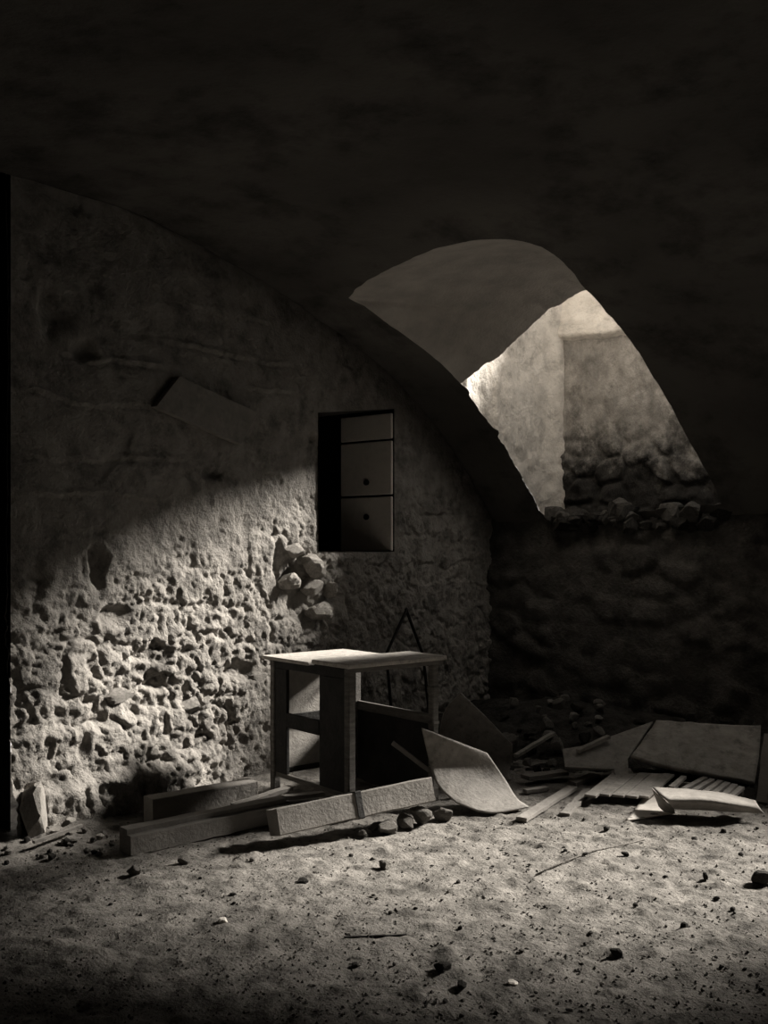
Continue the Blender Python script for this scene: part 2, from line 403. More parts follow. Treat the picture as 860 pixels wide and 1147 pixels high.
def bank_z(s, q):
    s = np.asarray(s, float); q = np.asarray(q, float)
    w = s + .35 * fbm(s * 2.2, q * 2.2, 80, 3) - .5 * sstep(.9, .2, q)
    h = -.05 + .10 * sstep(2.15, 1.2, w) + .13 * np.exp(-(((s - .5) / .45) ** 2 + ((q - .8) / .6) ** 2)) + .05 * np.exp(-((s - .2) / .3) ** 2)
    return h + .035 * fbm(s * 7, q * 7, 81, 4, .6) * sstep(2.3, 1.6, s)
bs, bq = np.meshgrid(np.arange(-.05, 2.4, .016), np.arange(-.05, 3.6, .016), indexing='ij')
BZ = bank_z(bs, bq); kp = (BZ > floor_z(bs, bq) - .02)[:-1, :-1]
tag(link('rubble_bank', grid_mesh(np.stack([-bs, -bq, BZ], -1), kp, flip=True), M['bank'], bpy.data.objects['floor']), 'dirt and rubble banked along the side wall, shade put into its dark colour', kind='stuff')
def fz(x, y): return float(max(floor_z(-x, -y), bank_z(-x, -y) if -x < 2.3 and -y < 3.5 else -1))

# --- window 1: the splayed light well seen in the vault
def v3(a):
    a = np.asarray(a); return np.stack([-a[:, 0], -a[:, 1], vault(a[:, 0])], 1)
win = empty('window_1', (0, -1.1, 1.55)); tag(win, 'sunlit window splay cut into the vault', 'window', kind='structure')
def wpart(nm, P, m, parent, keep=None):
    off = np.array(parent.location); return link(nm, grid_mesh(P - off, keep), m, parent)
def tuck(inner, outer, n):
    """ruled surface whose first row hides behind the vault shell"""
    t = np.linspace(0, 1, n)[None, :, None]
    c = inner.mean(0); o = inner - c; o[:, 2] = 0; o /= np.linalg.norm(o, axis=1, keepdims=True) + 1e-6
    back = inner + o * .05; back[:, 2] = np.maximum(vault(-back[:, 0]), inner[:, 2]) + .035
    return np.concatenate([back[:, None], inner[:, None] * (1 - t) + outer[:, None] * t], 1)
inner_c = resample(v3(W1_cap), 110)
arch = np.array([(1.285, .50, 2.432), (1.23, .66, 2.55), (1.2, .85, 2.68), (1.2, 1.0, 2.79), (1.2, 1.15, 2.885), (1.2, 1.34, 2.955), (1.2, 1.6, 2.97), (1.2, 1.76, 2.85), (1.25, 1.79, 2.43)])
arch = resample(smooth_chain(arch, 2), 110); arch3 = np.stack([-arch[:, 0], -arch[:, 1], arch[:, 2]], 1)
k = np.arange(110); arch3[:, 2] += .035 * fbm(k * .16, 3.3, 0, 4, .6) * np.minimum(1, np.minimum(k, k[::-1]) / 6)
t = np.linspace(0, 1, 40)[None, :, None]
P = inner_c[:, None] * (1 - t) + arch3[:, None] * t
bul = np.sin(np.pi * t[..., 0]) * np.minimum(1, np.minimum(k, k[::-1]) / 20.)[:, None]
P[..., 2] += .05 * bul + .010 * bul * fbm(P[..., 0] * 6, P[..., 1] * 6, 2, 3)
P = np.concatenate([tuck(inner_c, arch3, 2)[:, :1], P], 1)
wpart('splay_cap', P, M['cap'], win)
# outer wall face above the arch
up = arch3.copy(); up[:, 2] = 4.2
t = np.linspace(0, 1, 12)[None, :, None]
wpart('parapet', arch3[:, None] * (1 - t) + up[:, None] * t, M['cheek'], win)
# far cheek, catching the sun
n = 110
sl = np.linspace(-.13, 1.285, n)
qe = np.interp(sl, W1_far[:, 0], W1_far[:, 1]); 
tz = np.linspace(0, 1, 150)
S, T = np.meshgrid(sl, tz, indexing='ij')
Zb = vault(S); Zc = Zb * (1 - T) + 4.0 * T
E = qe[:, None] * (1 - T) ** 8 + .5 * (1 - (1 - T) ** 8)
lowr = sstep(2.5, 1.8, Zc)
dq = (.022 * fbm(S * 3, Zc * 3, 60, 3) + .012 * fbm(S * 12, Zc * 12, 61, 3) + lowr * .03 * fbm(S * 9, Zc * 9, 62, 4)) * sstep(0, .06, T)
dq = dq + .10 * np.exp(-((S + .13) / .12) ** 2)       # rounded into the back wall
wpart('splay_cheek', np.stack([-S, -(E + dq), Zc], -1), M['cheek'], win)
# back wall of the well, unseen near part cut low to let the sun in
ql = np.linspace(.42, 3.0, 170); tz = np.linspace(0, 1, 130)
ztop = np.interp(ql, [.4, .62, .8, .95, 1.06, 1.3, 1.5, 1.72, 2.2, 3.0], [3.6, 3.58, 3.5, 3.36, 3.22, 2.82, 2.4, 2.05, 1.95, 1.9])
Qg, T = np.meshgrid(ql, tz, indexing='ij')
zmid = np.minimum(ztop, 2.97 + .05 * fbm(ql * 5, 2.0, 0, 3))[:, None]
kk = np.arange(130)[None, :]
Zc = np.where(kk < 90, 1.40 + (zmid - 1.40) * np.minimum(kk, 89) / 89., zmid + (ztop[:, None] - zmid) * np.maximum(kk - 89, 0) / 40.)
f1, f2, idv = worley(Qg * 4.5 + .3 * fbm(Qg * 4, Zc * 4, 1, 2), Zc * 5.5)
low = sstep(2.35, 1.9, Zc + .2 * fbm(Qg * 2, Zc * 2, 5, 2))
R = .035 * fbm(Qg * 2, Zc * 2, 70, 3) + .018 * fbm(Qg * 10, Zc * 10, 71, 4) + low * (.06 * sstep(.02, .3, f2 - f1) * idv + .05 * fbm(Qg * 7, Zc * 7, 72, 4))
R = R + .06 * sstep(-.03, .02, Zc - zmid) * (ztop[:, None] > 3.0) - .15 * np.maximum(0, Zc - zmid)   # the pale upper band stands proud and leans back
Sb = -.12 + R
P = np.stack([-Sb, -Qg, Zc], -1); pale_band = (np.arange(129)[None, :] >= 88) & (ztop[:-1, None] > 3.0)
wpart('back_wall', P, M['shaft'], win, ~pale_band)
wpart('lit_band', P, M['cheek'], win, pale_band)  # upper band of the wall, its caught light put into pale plaster
# near splay, opening towards the sun
sl = np.linspace(1.25, -.15, 40); T = np.linspace(0, 1, 10)[None, :]
zb = (vault(sl) + .015)[:, None]; zq = (1.80 + (1.25 - sl) * .47)[:, None]
wpart('near_cheek', np.stack([np.broadcast_to(-sl[:, None], (40, 10)), np.broadcast_to(-zq, (40, 10)), zb + (np.maximum(zb + .02, np.interp(sl, [-.15, 1.25], [1.9, 2.6])[:, None]) - zb) * T], -1), M['shaft'], win)
# --- window 2: the next light well, beyond the right edge of the view
win2 = empty('window_2', (0, -3.6, 1.55)); tag(win2, 'next window splay along the side wall, out of view', 'window', kind='structure')
inner_c = resample(v3(W2_cap), 50)
head = resample(np.array([(-.1, 2.36, 2.3), (-.1, 2.4, 3.35), (-.1, 3.0, 3.4), (-.1, 3.6, 3.2), (-.1, 4.4, 2.95), (-.1, 5.2, 2.8), (-.1, 5.3, 2.3)]), 50)
head3 = np.stack([-head[:, 0], -head[:, 1], head[:, 2]], 1)
t = np.linspace(0, 1, 16)[None, :, None]
wpart('splay_cap', tuck(inner_c, head3, 16), M['cap'], win2)
up = head3.copy(); up[:, 2] = 4.2
wpart('parapet', head3[:, None] * (1 - t) + up[:, None] * t, M['cheek'], win2)
wpart('splay_cheek', quadgrid((.12, -2.36, 1.45), (-.95, -2.455, 2.26), (-.95, -2.455, 2.3), (.12, -2.36, 2.4)), M['shaft'], win2)
wpart('near_cheek', quadgrid((.12, -5.3, 1.45), (-.95, -4.5, 2.24), (-.95, -4.5, 2.3), (.12, -5.3, 2.4)), M['shaft'], win2)
wpart('sill', quadgrid((-.02, -2.5, 1.55), (-.02, -4.6, 1.55), (.12, -5.4, 1.68), (.12, -2.3, 1.68)), M['shaft'], win2)
# ------------------------------------------------------------------ stones
def rock_mesh(seed, sub=1, rough=.35, flat=1.0, angular=True):
    bm = bmesh.new(); bmesh.ops.create_icosphere(bm, subdivisions=sub, radius=.5)
    r = random.Random(seed)
    sc = Vector((r.uniform(.75, 1.15), r.uniform(.7, 1.05), r.uniform(.5, .85) * flat))
    co = np.array([v.co[:] for v in bm.verts])
    d = 1 + rough * fbm(co[:, 0] * 2.2 + seed * 3.1, co[:, 1] * 2.2, co[:, 2] * 2.2 + seed, 3)
    for v, k in zip(bm.verts, d): v.co = Vector((v.co.x * sc.x, v.co.y * sc.y, v.co.z * sc.z)) * k
    if angular:
        for _ in range(10):
            nrm = Vector((r.gauss(0, 1), r.gauss(0, 1), r.gauss(0, 1))).normalized(); lim = r.uniform(.2, .36)
            for v in bm.verts:
                e = v.co.dot(nrm) - lim
                if e > 0: v.co -= nrm * e
    me = bpy.data.meshes.new('rock'); bm.to_mesh(me); bm.free()
    me.polygons.foreach_set('use_smooth', [False] * len(me.polygons))
    return me
ROCK = [rock_mesh(i, 3, .55) for i in range(10)]
PEB = [rock_mesh(100 + i, 1) for i in range(12)]
def rock_copy(kind, i, m):
    key = (kind, i, m)
    if key not in _rk:
        me = (ROCK if kind == 'r' else PEB)[i].copy(); me.materials.append(M[m]); _rk[key] = me
    return _rk[key]
_rk = {}
def place_rock(name, p, size, m, kind='p', parent=None, sink=.3, rz=None, flat=1.0):
    i = random.randrange(10)
    me = rock_copy(kind, i, m)
    o = link(name, me, None, parent)
    zmin = min(v.co.z for v in me.vertices) * flat
    o.location = (p[0], p[1], p[2] - zmin * size * (1 - sink))
    o.scale = (size, size, size * flat); o.rotation_euler = (0, 0, random.uniform(0, 6.28) if rz is None else rz)
    return o
def wall_stone(px, py, w, h, proud=.03, m='wallstone'):
    p = onwall(px, py); d = (Vector((p.x - OX, p.y - OY)).dot(Vector(FW)))
    i = random.randrange(10); o = link('stone', rock_copy('r', i, m), None, wall_end)
    k = d / F
    o.location = (p.x, -proud + .05, p.z); o.scale = (w * k * 1.5, .17, h * k * 1.5); o.rotation_euler = (0, random.uniform(-.12, .12), 0)
    return o
for a in ((351, 632, 28, 22), (348, 657, 20, 22), (357, 684, 38, 24), (323, 651, 24, 22), (368, 660, 14, 20), (330, 617, 28, 18)):
    wall_stone(*a, proud=.045)
for a in ((62, 868, 34, 52), (100, 860, 30, 40), (140, 862, 26, 30), (38, 800, 26, 30), (215, 790, 40, 22), (262, 778, 34, 22), (178, 800, 34, 24), (110, 905, 36, 14), (75, 912, 32, 14), (128, 780, 36, 22), (285, 757, 26, 18)):
    wall_stone(*a, proud=.02, m='wall')

# ------------------------------------------------------------------ boxes and sheets
def add_box(bm, lo, hi, mat=None, bevel=.003):
    lo = Vector(lo); hi = Vector(hi)
    r = bmesh.ops.create_cube(bm, size=1.0)
    T = Matrix.Translation((lo + hi) / 2) @ Matrix.Diagonal((*(hi - lo), 1))
    if mat is not None: T = mat @ T
    bmesh.ops.transform(bm, matrix=T, verts=r['verts'])
    if bevel:
        es = {e for v in r['verts'] for e in v.link_edges}
        bmesh.ops.bevel(bm, geom=list(es), offset=bevel, segments=1, affect='EDGES')
def box_part(name, lo, hi, m, parent, bevel=.003, mat=None):
    bm = bmesh.new(); add_box(bm, lo, hi, mat, bevel)
    me = bpy.data.meshes.new(name); bm.to_mesh(me); bm.free()
    return link(name, me, m, parent)
def recenter(me):
    co = np.array([v.co[:] for v in me.vertices])
    c = Vector(((co[:, 0].min() + co[:, 0].max()) / 2, (co[:, 1].min() + co[:, 1].max()) / 2, co[:, 2].min()))
    me.transform(Matrix.Translation(-c)); return c
def beam(name, a, b, w, h, m, label=None, cat=None, group=None, rebate=None, roll=0.0, parent=None, worn=.004, nseg=14, endskew=0.0):
    """a, b: bottom centre line ends; profile in (across, up)"""
    a = Vector(a); b = Vector(b); L = (b - a).length; ax = (b - a).normalized()
    side = ax.cross(Vector((0, 0, 1))).normalized(); up = side.cross(ax).normalized()
    if roll:
        Rm = Matrix.Rotation(roll, 3, ax); side = Rm @ side; up = Rm @ up
    pr = [(-w/2, 0), (w/2, 0), (w/2, h), (-w/2, h)]
    if rebate:
        rw, rh = rebate
        pr = [(-w/2, 0), (w/2, 0), (w/2, h - rh), (w/2 - rw, h - rh), (w/2 - rw, h), (-w/2, h)]
    sub = []
    for i in range(len(pr)):
        p, q = pr[i], pr[(i + 1) % len(pr)]
        for k in (0.04, .35, .65, .96): sub.append((p[0] + (q[0] - p[0]) * k, p[1] + (q[1] - p[1]) * k))
    V = []; n = len(sub)
    for j in range(nseg + 1):
        for (x, y) in sub:
            t = L * j / nseg + (endskew * x if j in (0, nseg) else 0)
            V.append(a + ax * t + side * x + up * y)
    co = np.array([v[:] for v in V])
    co += worn * np.stack([fbm(co[:, 0] * 14 + k * 9, co[:, 1] * 14, co[:, 2] * 14, 3) for k in range(3)], 1)
    Fc = []
    for j in range(nseg):
        for i in range(n):
            Fc.append((j*n + i, j*n + (i+1) % n, (j+1)*n + (i+1) % n, (j+1)*n + i))
    Fc.append(tuple(range(n))[::-1]); Fc.append(tuple(nseg*n + i for i in range(n)))
    me = mesh_from(co, Fc, smooth=False)
    bm = bmesh.new(); bm.from_mesh(me); bmesh.ops.recalc_face_normals(bm, faces=bm.faces); bm.to_mesh(me); bm.free()
    if parent is not None: 
        me.transform(parent.matrix_world.inverted() if False else Matrix.Translation(-parent.location)); return link(name, me, m, parent)
    c = recenter(me)
    return tag(link(name, me, m, None, c), label, cat, group)
def crom(P, n):
    P = np.asarray(P, float); m = len(P)
    Q = np.concatenate([[2 * P[0] - P[1]], P, [2 * P[-1] - P[-2]]], 0)
    out = []
    for u in np.linspace(0, m - 1 - 1e-9, n):
        i = int(u); t = u - i; a, b, c, d = Q[i], Q[i+1], Q[i+2], Q[i+3]
        out.append(.5 * (2*b + (c - a)*t + (2*a - 5*b + 4*c - d)*t*t + (3*b - a - 3*c + d)*t**3))
    return np.array(out)
def sheet(name, net, m, label=None, cat=None, group=None, thick=.006, n=30, wav=.004, parent=None, linear=False):
    net = np.array([[tuple(p) for p in row] for row in net])            # rows x cols x 3
    f = crom if not linear else (lambda P, n: resample_lin(P, n))
    A = f(net, n); B = f(np.swapaxes(A, 0, 1), n); P = np.swapaxes(B, 0, 1).copy()
    jag = np.zeros(P.shape[:2]); 
    P[..., 2] += wav * fbm(P[..., 0] * 9, P[..., 1] * 9, P[..., 2] * 9, 3)
    me = grid_mesh(P)
    if parent is not None:
        me.transform(Matrix.Translation(-parent.location)); o = link(name, me, m, parent)
    else:
        c = recenter(me); o = tag(link(name, me, m, None, c), label, cat, group)
    md = o.modifiers.new('thickness', 'SOLIDIFY'); md.thickness = thick; md.offset = 0
    return o
def resample_lin(P, n):
    P = np.asarray(P, float); u = np.linspace(0, len(P) - 1, n); i = np.minimum(u.astype(int), len(P) - 2); t = (u - i).reshape((-1,) + (1,) * (P.ndim - 1))
    return P[i] * (1 - t) + P[i + 1] * t

# ------------------------------------------------------------------ the table
TH = .75
N0 = fl(390, 745, TH); L0 = fl(303, 731, TH); R0 = fl(497, 735, TH)
e2 = (R0 - N0); e2.z = 0; lx = e2.length; e2.normalize()
e1 = (L0 - N0); e1.z = 0; ly = e1.length
rz = math.atan2(e2.y, e2.x)
table = empty('work_table', (N0.x, N0.y, fz(N0.x, N0.y)), rz)
tag(table, 'small open-framed wooden table with dusty split top, standing by the wall', 'table')
zt = TH - table.location.z
lw = .042; ins = .018
b1 = ly * .40
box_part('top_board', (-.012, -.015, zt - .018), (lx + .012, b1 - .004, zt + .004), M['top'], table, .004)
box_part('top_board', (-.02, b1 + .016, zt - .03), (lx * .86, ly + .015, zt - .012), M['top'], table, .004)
box_part('edge_rail', (.0, .0, zt - .04), (lx, .022, zt - .018), M['wood'], table)
for (x, y) in ((ins, ins), (lx - ins - lw, ins), (ins, ly - ins - lw), (lx - ins - lw, ly - ins - lw)):
    lg = box_part('leg', (x, y, 0), (x + lw, y + lw, zt - .022), M['wood'], table, .005)
    if x > .3 and y < .1:
        box_part('knuckle', (x - .006, y - .006, zt - .20), (x + lw + .006, y + lw + .006, zt - .15), M['wood'], lg, .01)
        box_part('knuckle', (x - .004, y - .004, zt - .36), (x + lw + .004, y + lw + .004, zt - .335), M['wood'], lg, .008)
g = lw + ins
zr0, zr1 = zt - .075, zt - .022
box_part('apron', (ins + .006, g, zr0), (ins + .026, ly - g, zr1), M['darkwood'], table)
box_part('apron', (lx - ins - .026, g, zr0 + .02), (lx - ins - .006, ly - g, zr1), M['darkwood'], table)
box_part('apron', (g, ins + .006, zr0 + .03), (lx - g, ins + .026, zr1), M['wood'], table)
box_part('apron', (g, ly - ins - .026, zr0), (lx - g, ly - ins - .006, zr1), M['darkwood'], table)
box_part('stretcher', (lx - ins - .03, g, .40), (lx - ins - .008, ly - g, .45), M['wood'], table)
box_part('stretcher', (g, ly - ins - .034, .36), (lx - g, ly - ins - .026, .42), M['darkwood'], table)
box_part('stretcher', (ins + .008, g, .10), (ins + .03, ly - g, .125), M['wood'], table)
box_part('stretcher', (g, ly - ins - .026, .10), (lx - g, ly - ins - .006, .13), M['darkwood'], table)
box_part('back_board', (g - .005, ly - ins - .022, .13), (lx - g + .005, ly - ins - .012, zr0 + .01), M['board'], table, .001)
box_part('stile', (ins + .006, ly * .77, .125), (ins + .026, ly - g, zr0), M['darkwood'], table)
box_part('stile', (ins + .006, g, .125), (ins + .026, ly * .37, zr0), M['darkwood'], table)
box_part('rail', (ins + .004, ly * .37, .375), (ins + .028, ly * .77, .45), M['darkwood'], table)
box_part('shade_board', (lx - ins - .022, g, -.01), (lx - ins - .012, ly - g, .41), M['darkwood'], table, .001)  # added board, keeps sun out so the table's inside stays dark

# bent rod leaning on the wall behind the table
def rod_mesh(pts, r=.008, n=8):
    pts = [Vector(p) for p in pts]; V = []; Fc = []
    for i, p in enumerate(pts):
        d = (pts[min(i + 1, len(pts) - 1)] - pts[max(i - 1, 0)]).normalized()
        s = d.orthogonal().normalized(); u = d.cross(s)
        if i:
            s = (ps - d * ps.dot(d)).normalized(); u = d.cross(s)
        ps = s
        for k in range(n): V.append(p + (s * math.cos(k * 2 * math.pi / n) + u * math.sin(k * 2 * math.pi / n)) * r)
    for i in range(len(pts) - 1):
        for k in range(n): Fc.append((i*n + k, i*n + (k+1) % n, (i+1)*n + (k+1) % n, (i+1)*n + k))
    Fc.append(tuple(range(n))[::-1]); Fc.append(tuple((len(pts)-1)*n + k for k in range(n)))
    return mesh_from(V, Fc)
tp = onwall(455, 682, -.06)
rl = onwall(437, 722, -.09); rr = onwall(470, 724, -.09)
def down(a, b):
    k = (a.z) / (a.z - b.z); p = a + (b - a) * min(k, 1.25); return [Vector((p.x, -.16, fz(p.x, -.16))), Vector((p.x, -.10, p.z))]
dl, dr = down(tp, rl), down(tp, rr)
pts = dl + [tp + Vector((-.008, 0, -.02)), tp + Vector((-.004, 0, -.004)), tp, tp + Vector((.004, 0, -.004)), tp + Vector((.008, 0, -.02))] + dr[::-1]
me = rod_mesh(pts, .011); c = recenter(me)
tag(link('bent_rod', me, M['iron'], None, c), 'thin black bent rod forming a peak against the wall behind the table', 'rod')

# ------------------------------------------------------------------ timbers left of the table
def gp(p, dz=0.0): return Vector((p.x, p.y, fz(p.x, p.y) + dz))
A = fl(140, 957); B = fl(318, 915)
beam('rebated_timber', gp(A, .0), gp(B, .0), .10, .105, M['beam'], 'long dusty timber with a stepped top edge, lowest by the left wall', 'timber', rebate=(.035, .022))
A = pt(166, 921, 4.62); B = pt(283, 905, 4.98)
beam('short_timber', gp(A), gp(B), .10, .125, M['beam'], 'short square timber lying behind the long stepped timber', 'timber')
A = fl(311, 940, .045); B = fl(485, 901, .085)
front = beam('heavy_timber', A + Vector((.03, .04, 0)), B + Vector((.03, .04, 0)), .115, .115, M['beam'], 'heavy timber with a dark band propped on stones before the table', 'timber', roll=-.28)
d = (B - A); mid = A + d * .5 + Vector((.03, .04, 0)) - d.normalized() * .015
sb = beam('iron_band', mid - Vector((0, 0, .006)), mid + d.normalized() * .03 - Vector((0, 0, .006)), .126, .126, M['iron'], roll=-.28, parent=front, worn=.001, nseg=2)
A = fl(262, 914); B = fl(325, 898)
beam('thin_plank', gp(A, .05), gp(B, .07), .05, .02, M['beam'], 'thin plank lying across the timber ends in the table shadow', 'plank')
beam('thin_plank', gp(fl(300, 900), .015), gp(fl(362, 893), .02), .045, .022, M['beam'], 'thin plank lying under the left side of the table', 'plank')

# ------------------------------------------------------------------ curled sheets right of the table
sheet('curled_sheet', [[pt(472, 815, 4.95), pt(508, 829, 5.00), pt(545, 843, 5.06)],
                       [pt(480, 850, 4.97), pt(521, 862, 5.00), pt(565, 872, 5.05)],
                       [pt(490, 879, 4.88), pt(532, 890, 4.88), pt(578, 893, 4.95)],
                       [pt(512, 900, 4.80), pt(548, 911, 4.75), pt(592, 904, 4.84)]], M['sheet'],
      'pale curved sheet curling up from the floor beside the table', 'sheet', thick=.007)
sheet('curled_sheet', [[pt(516, 776, 5.38), pt(545, 804, 5.42), pt(574, 834, 5.48)],
                       [pt(498, 797, 5.45), pt(533, 830, 5.52), pt(573, 852, 5.55)],
                       [pt(492, 832, 5.42), pt(528, 858, 5.46), pt(570, 866, 5.50)],
                       [pt(500, 868, 5.36), pt(532, 878, 5.34), pt(572, 874, 5.40)]], M['backsheet'],
      'darker curved sheet standing behind the pale curled one', 'sheet', thick=.007)
beam('leaning_stick', pt(512, 890, 5.08), pt(438, 834, 5.06), .028, .022, M['beam'], 'short stick leaning up under the table beside the curled sheet', 'stick')
for i, (px, py, w) in enumerate(((422, 927, 17), (436, 931, 24), (452, 924, 26), (470, 921, 22), (500, 917, 24), (405, 934, 14))):
    p = gp(fl(px, py)); o = place_rock('prop_stone', p, w * 4.6 / F * 1.15, 'midstone', 'r', sink=.1)
    tag(o, 'rough grey stone wedged under the heavy timber, ' + ('second from the left', 'third from the left', 'fourth from the left', 'at its right end', 'beside the pale curled sheet', 'leftmost')[i], 'stone', 'stones under the heavy timber')

# ------------------------------------------------------------------ wreckage on the right
pan = sheet('bent_board', [[pt(735, 809, 5.75), pt(793, 811, 5.70), pt(852, 814, 5.62)],
                           [pt(721, 829, 5.60), pt(784, 838, 5.52), pt(850, 845, 5.44)],
                           [pt(706, 849, 5.45), pt(770, 865, 5.33), pt(845, 878, 5.22)]], M['panel'],
      'large stained panel tilted on the heap at the right', 'panel', thick=.02, wav=.012)
bm = bmesh.new()
poly = [pt(630, 840, 5.56), pt(633, 860, 5.40), pt(687, 862, 5.36), pt(690, 873, 5.29), pt(704, 873, 5.29), pt(703, 851, 5.44), pt(731, 809, 5.77), pt(686, 825, 5.68), pt(655, 836, 5.60)]
ctr = pt(684, 848, 5.48)
me = mesh_from(poly + [ctr], [(i, (i + 1) % 9, 9) for i in range(9)], smooth=False); c = recenter(me)
o = tag(link('torn_board', me, M['sheet'], None, c), 'torn flat board with a tab sloping up to the large panel', 'board')
md = o.modifiers.new('thickness', 'SOLIDIFY'); md.thickness = .012; md.offset = 0
beam('upright_plank', gp(fl(853, 902)), pt(861, 824, 5.25), .05, .018, M['beam'], 'narrow plank standing at the right end of the large panel', 'plank')
beam('small_batten', pt(648, 843, 5.50), pt(682, 827, 5.62), .03, .02, M['sheet'], 'small batten lying on the torn flat board', 'stick')
# curled card and flat scrap
card = sheet('curled_card', [[fl(731, 882, .10), fl(770, 884, .10), fl(812, 889, .09), fl(846, 897, .07)],
                      [fl(744, 894, .105), fl(785, 895, .105), fl(820, 899, .095), fl(849, 903, .07)],
                      [fl(755, 906, .05), fl(795, 908, .05), fl(828, 910, .045), fl(856, 911, .04)]], M['paper'],
      'pale curled card lying in front of the large panel', 'card', thick=.004)
sheet('flap', [[fl(730, 883, .10), fl(738, 903, .03)], [fl(742, 894, .10), fl(744, 908, .025)], [fl(755, 906, .05), fl(756, 911, .02)]], M['sheet'], thick=.004, n=10, parent=card)
sc = sheet('flat_scrap', [[gp(fl(722, 893), .012), gp(fl(738, 894), .012), gp(fl(750, 900), .012)], [gp(fl(712, 906), .01), gp(fl(735, 908), .01), gp(fl(755, 911), .01)], [gp(fl(700, 920), .008), gp(fl(722, 918), .01), gp(fl(748, 914), .01)]], M['scrap'],
      'pale flat scrap lying on the dirt at the left of the curled card', 'scrap', thick=.004, n=12, wav=.002)
# slatted panels
sp = empty('slatted_panel', gp(fl(710, 880))); tag(sp, 'broken panel of wide slats lying below the torn board', 'slatted panel')
for (a, b) in (((661, 893), (692, 869)), ((676, 892), (706, 869)), ((692, 893), (722, 868)), ((707, 894), (736, 869)), ((720, 894), (749, 869))):
    p = fl(*a, .03); q = fl(*b, .055)
    beam('slat', p, q, .062, .012, M['sheet'], parent=sp, worn=.002, nseg=5, roll=random.uniform(-.12, .12))
beam('cross_rail', fl(662, 889, .0), fl(735, 890, .0), .03, .028, M['beam'], parent=sp, nseg=5)
beam('cross_rail', fl(690, 872, .02), fl(750, 872, .02), .03, .028, M['beam'], parent=sp, nseg=5)
sp2 = empty('slat_rack', gp(fl(800, 884))); tag(sp2, 'rack of narrow slats poking out under the large panel', 'slatted panel')
for (a, b) in (((752, 884), (766, 872)), ((766, 886), (790, 873)), ((777, 888), (798, 875)), ((788, 890), (807, 877)), ((799, 891), (815, 879)), ((810, 893), (823, 881)), ((819, 894), (831, 884))):
    p = fl(*a, .05); q = fl(*b, .075)
    beam('slat', p, q, .03, .016, M['sheet'], parent=sp2, worn=.002, nseg=5)
beam('cross_rail', fl(758, 880, .03), fl(832, 892, .03), .03, .025, M['beam'], parent=sp2, nseg=5)
# planks left of the wreckage
beam('broken_plank', gp(fl(584, 921), .005), gp(fl(641, 885), .01), .055, .02, M['beam'], 'broken plank slanting away at the left of the wreckage, the longest there', 'plank')
beam('broken_plank', gp(fl(632, 913), .0), gp(fl(659, 887), .01), .05, .016, M['beam'], 'short broken plank beside the longest slanting plank', 'plank')
beam('broken_plank', gp(fl(588, 879), .03), gp(fl(632, 873), .03), .08, .022, M['beam'], 'flat pale plank lying at the foot of the rubble heap', 'plank')
beam('broken_plank', gp(fl(640, 879), .0), gp(fl(668, 874), .01), .07, .02, M['sheet'], 'flat grey plank under the edge of the torn board', 'plank')
beam('broken_plank', gp(fl(588, 889), .005), gp(fl(612, 885), .005), .04, .02, M['sheet'], 'thin plank lying behind the pale curled sheet', 'plank')
beam('roof_batten', gp(fl(578, 858), .05), gp(fl(620, 846), .10), .03, .02, M['sheet'], 'thin batten lying across the dark rubble heap', 'stick')

# rubble heap in the far corner
heap = []
def clear(p, r):
    if any((p - c).length < .62 * (r + k) for c, k in heap): return False
    heap.append((p.copy(), r)); return True
for i in range(130):
    px = random.uniform(556, 672); py = random.uniform(818, 872)
    if px > 630 and py > 838: py -= 25
    if py > 850 and px < 585: continue
    p = gp(fl(px, py)); p.z += random.uniform(0, .02)
    hgt = .10 * math.exp(-((px - 615) / 40) ** 2 - ((py - 838) / 16) ** 2); p.z += 0
    sz = random.uniform(.06, .16)
    if not clear(p, sz): continue
    o = place_rock('rubble_stone', p, sz, random.choice(['stone', 'midstone', 'midstone', 'darkstone']), 'r', sink=.2)
    tag(o, 'dark rough stone in the rubble heap in the far corner', 'stone', 'stones of the corner rubble heap')
for i in range(14):
    px = random.uniform(700, 850); py = random.uniform(828, 842)
    p = gp(fl(px, py)); sz = random.uniform(.06, .14)
    if not clear(p, sz): continue
    o = place_rock('rubble_stone', p, sz, 'darkstone', 'r', sink=.25)
    tag(o, 'dark stone along the wall foot behind the large panel', 'stone', 'stones behind the large panel')
# rubble on the sill of the light well
for i in range(34):
    q = .55 + 1.3 * (i + random.random()) / 34; s = random.uniform(-.04, .07)
    o = place_rock('stone', (-s, -q, 1.44 + random.uniform(0, .09)), random.uniform(.1, .27), random.choice(['darkstone', 'darkstone', 'sidewall', 'bank']), 'r', sink=.2)
    o.parent = win; o.matrix_parent_inverse = Matrix.Translation(-win.location)

# rubble at the foot of the wall on the left
o = place_rock('corner_stone', gp(Vector((-4.30, -.10, 0))), .26, 'wallstone', 'r', sink=.1, flat=1.0)
o.scale = (.18, .16, .42); tag(o, 'upright broken stone at the foot of the left wall corner', 'stone')
for i in range(34):
    px = random.uniform(2, 128); py = random.uniform(944, 972) - px * .1
    o = place_rock('wall_rubble', gp(fl(px, py)), random.uniform(.02, .06), random.choice(['stone', 'wallstone', 'midstone', 'darkstone']), 'p', sink=.25)
    tag(o, 'small fallen stone at the foot of the left wall', 'stone', 'fallen stones along the left wall')
beam('splinter', gp(fl(38, 955), .03), gp(fl(92, 938), .035), .018, .012, M['beam'], 'wood splinter among the fallen stones at the left wall', 'stick')
o = place_rock('long_stone', gp(fl(76, 939), .02), .1, 'wallstone', 'r', sink=.1); o.scale = (.13, .05, .05); o.rotation_euler = (0, 0, .35)
tag(o, 'long flat pale stone at the foot of the left wall', 'stone')

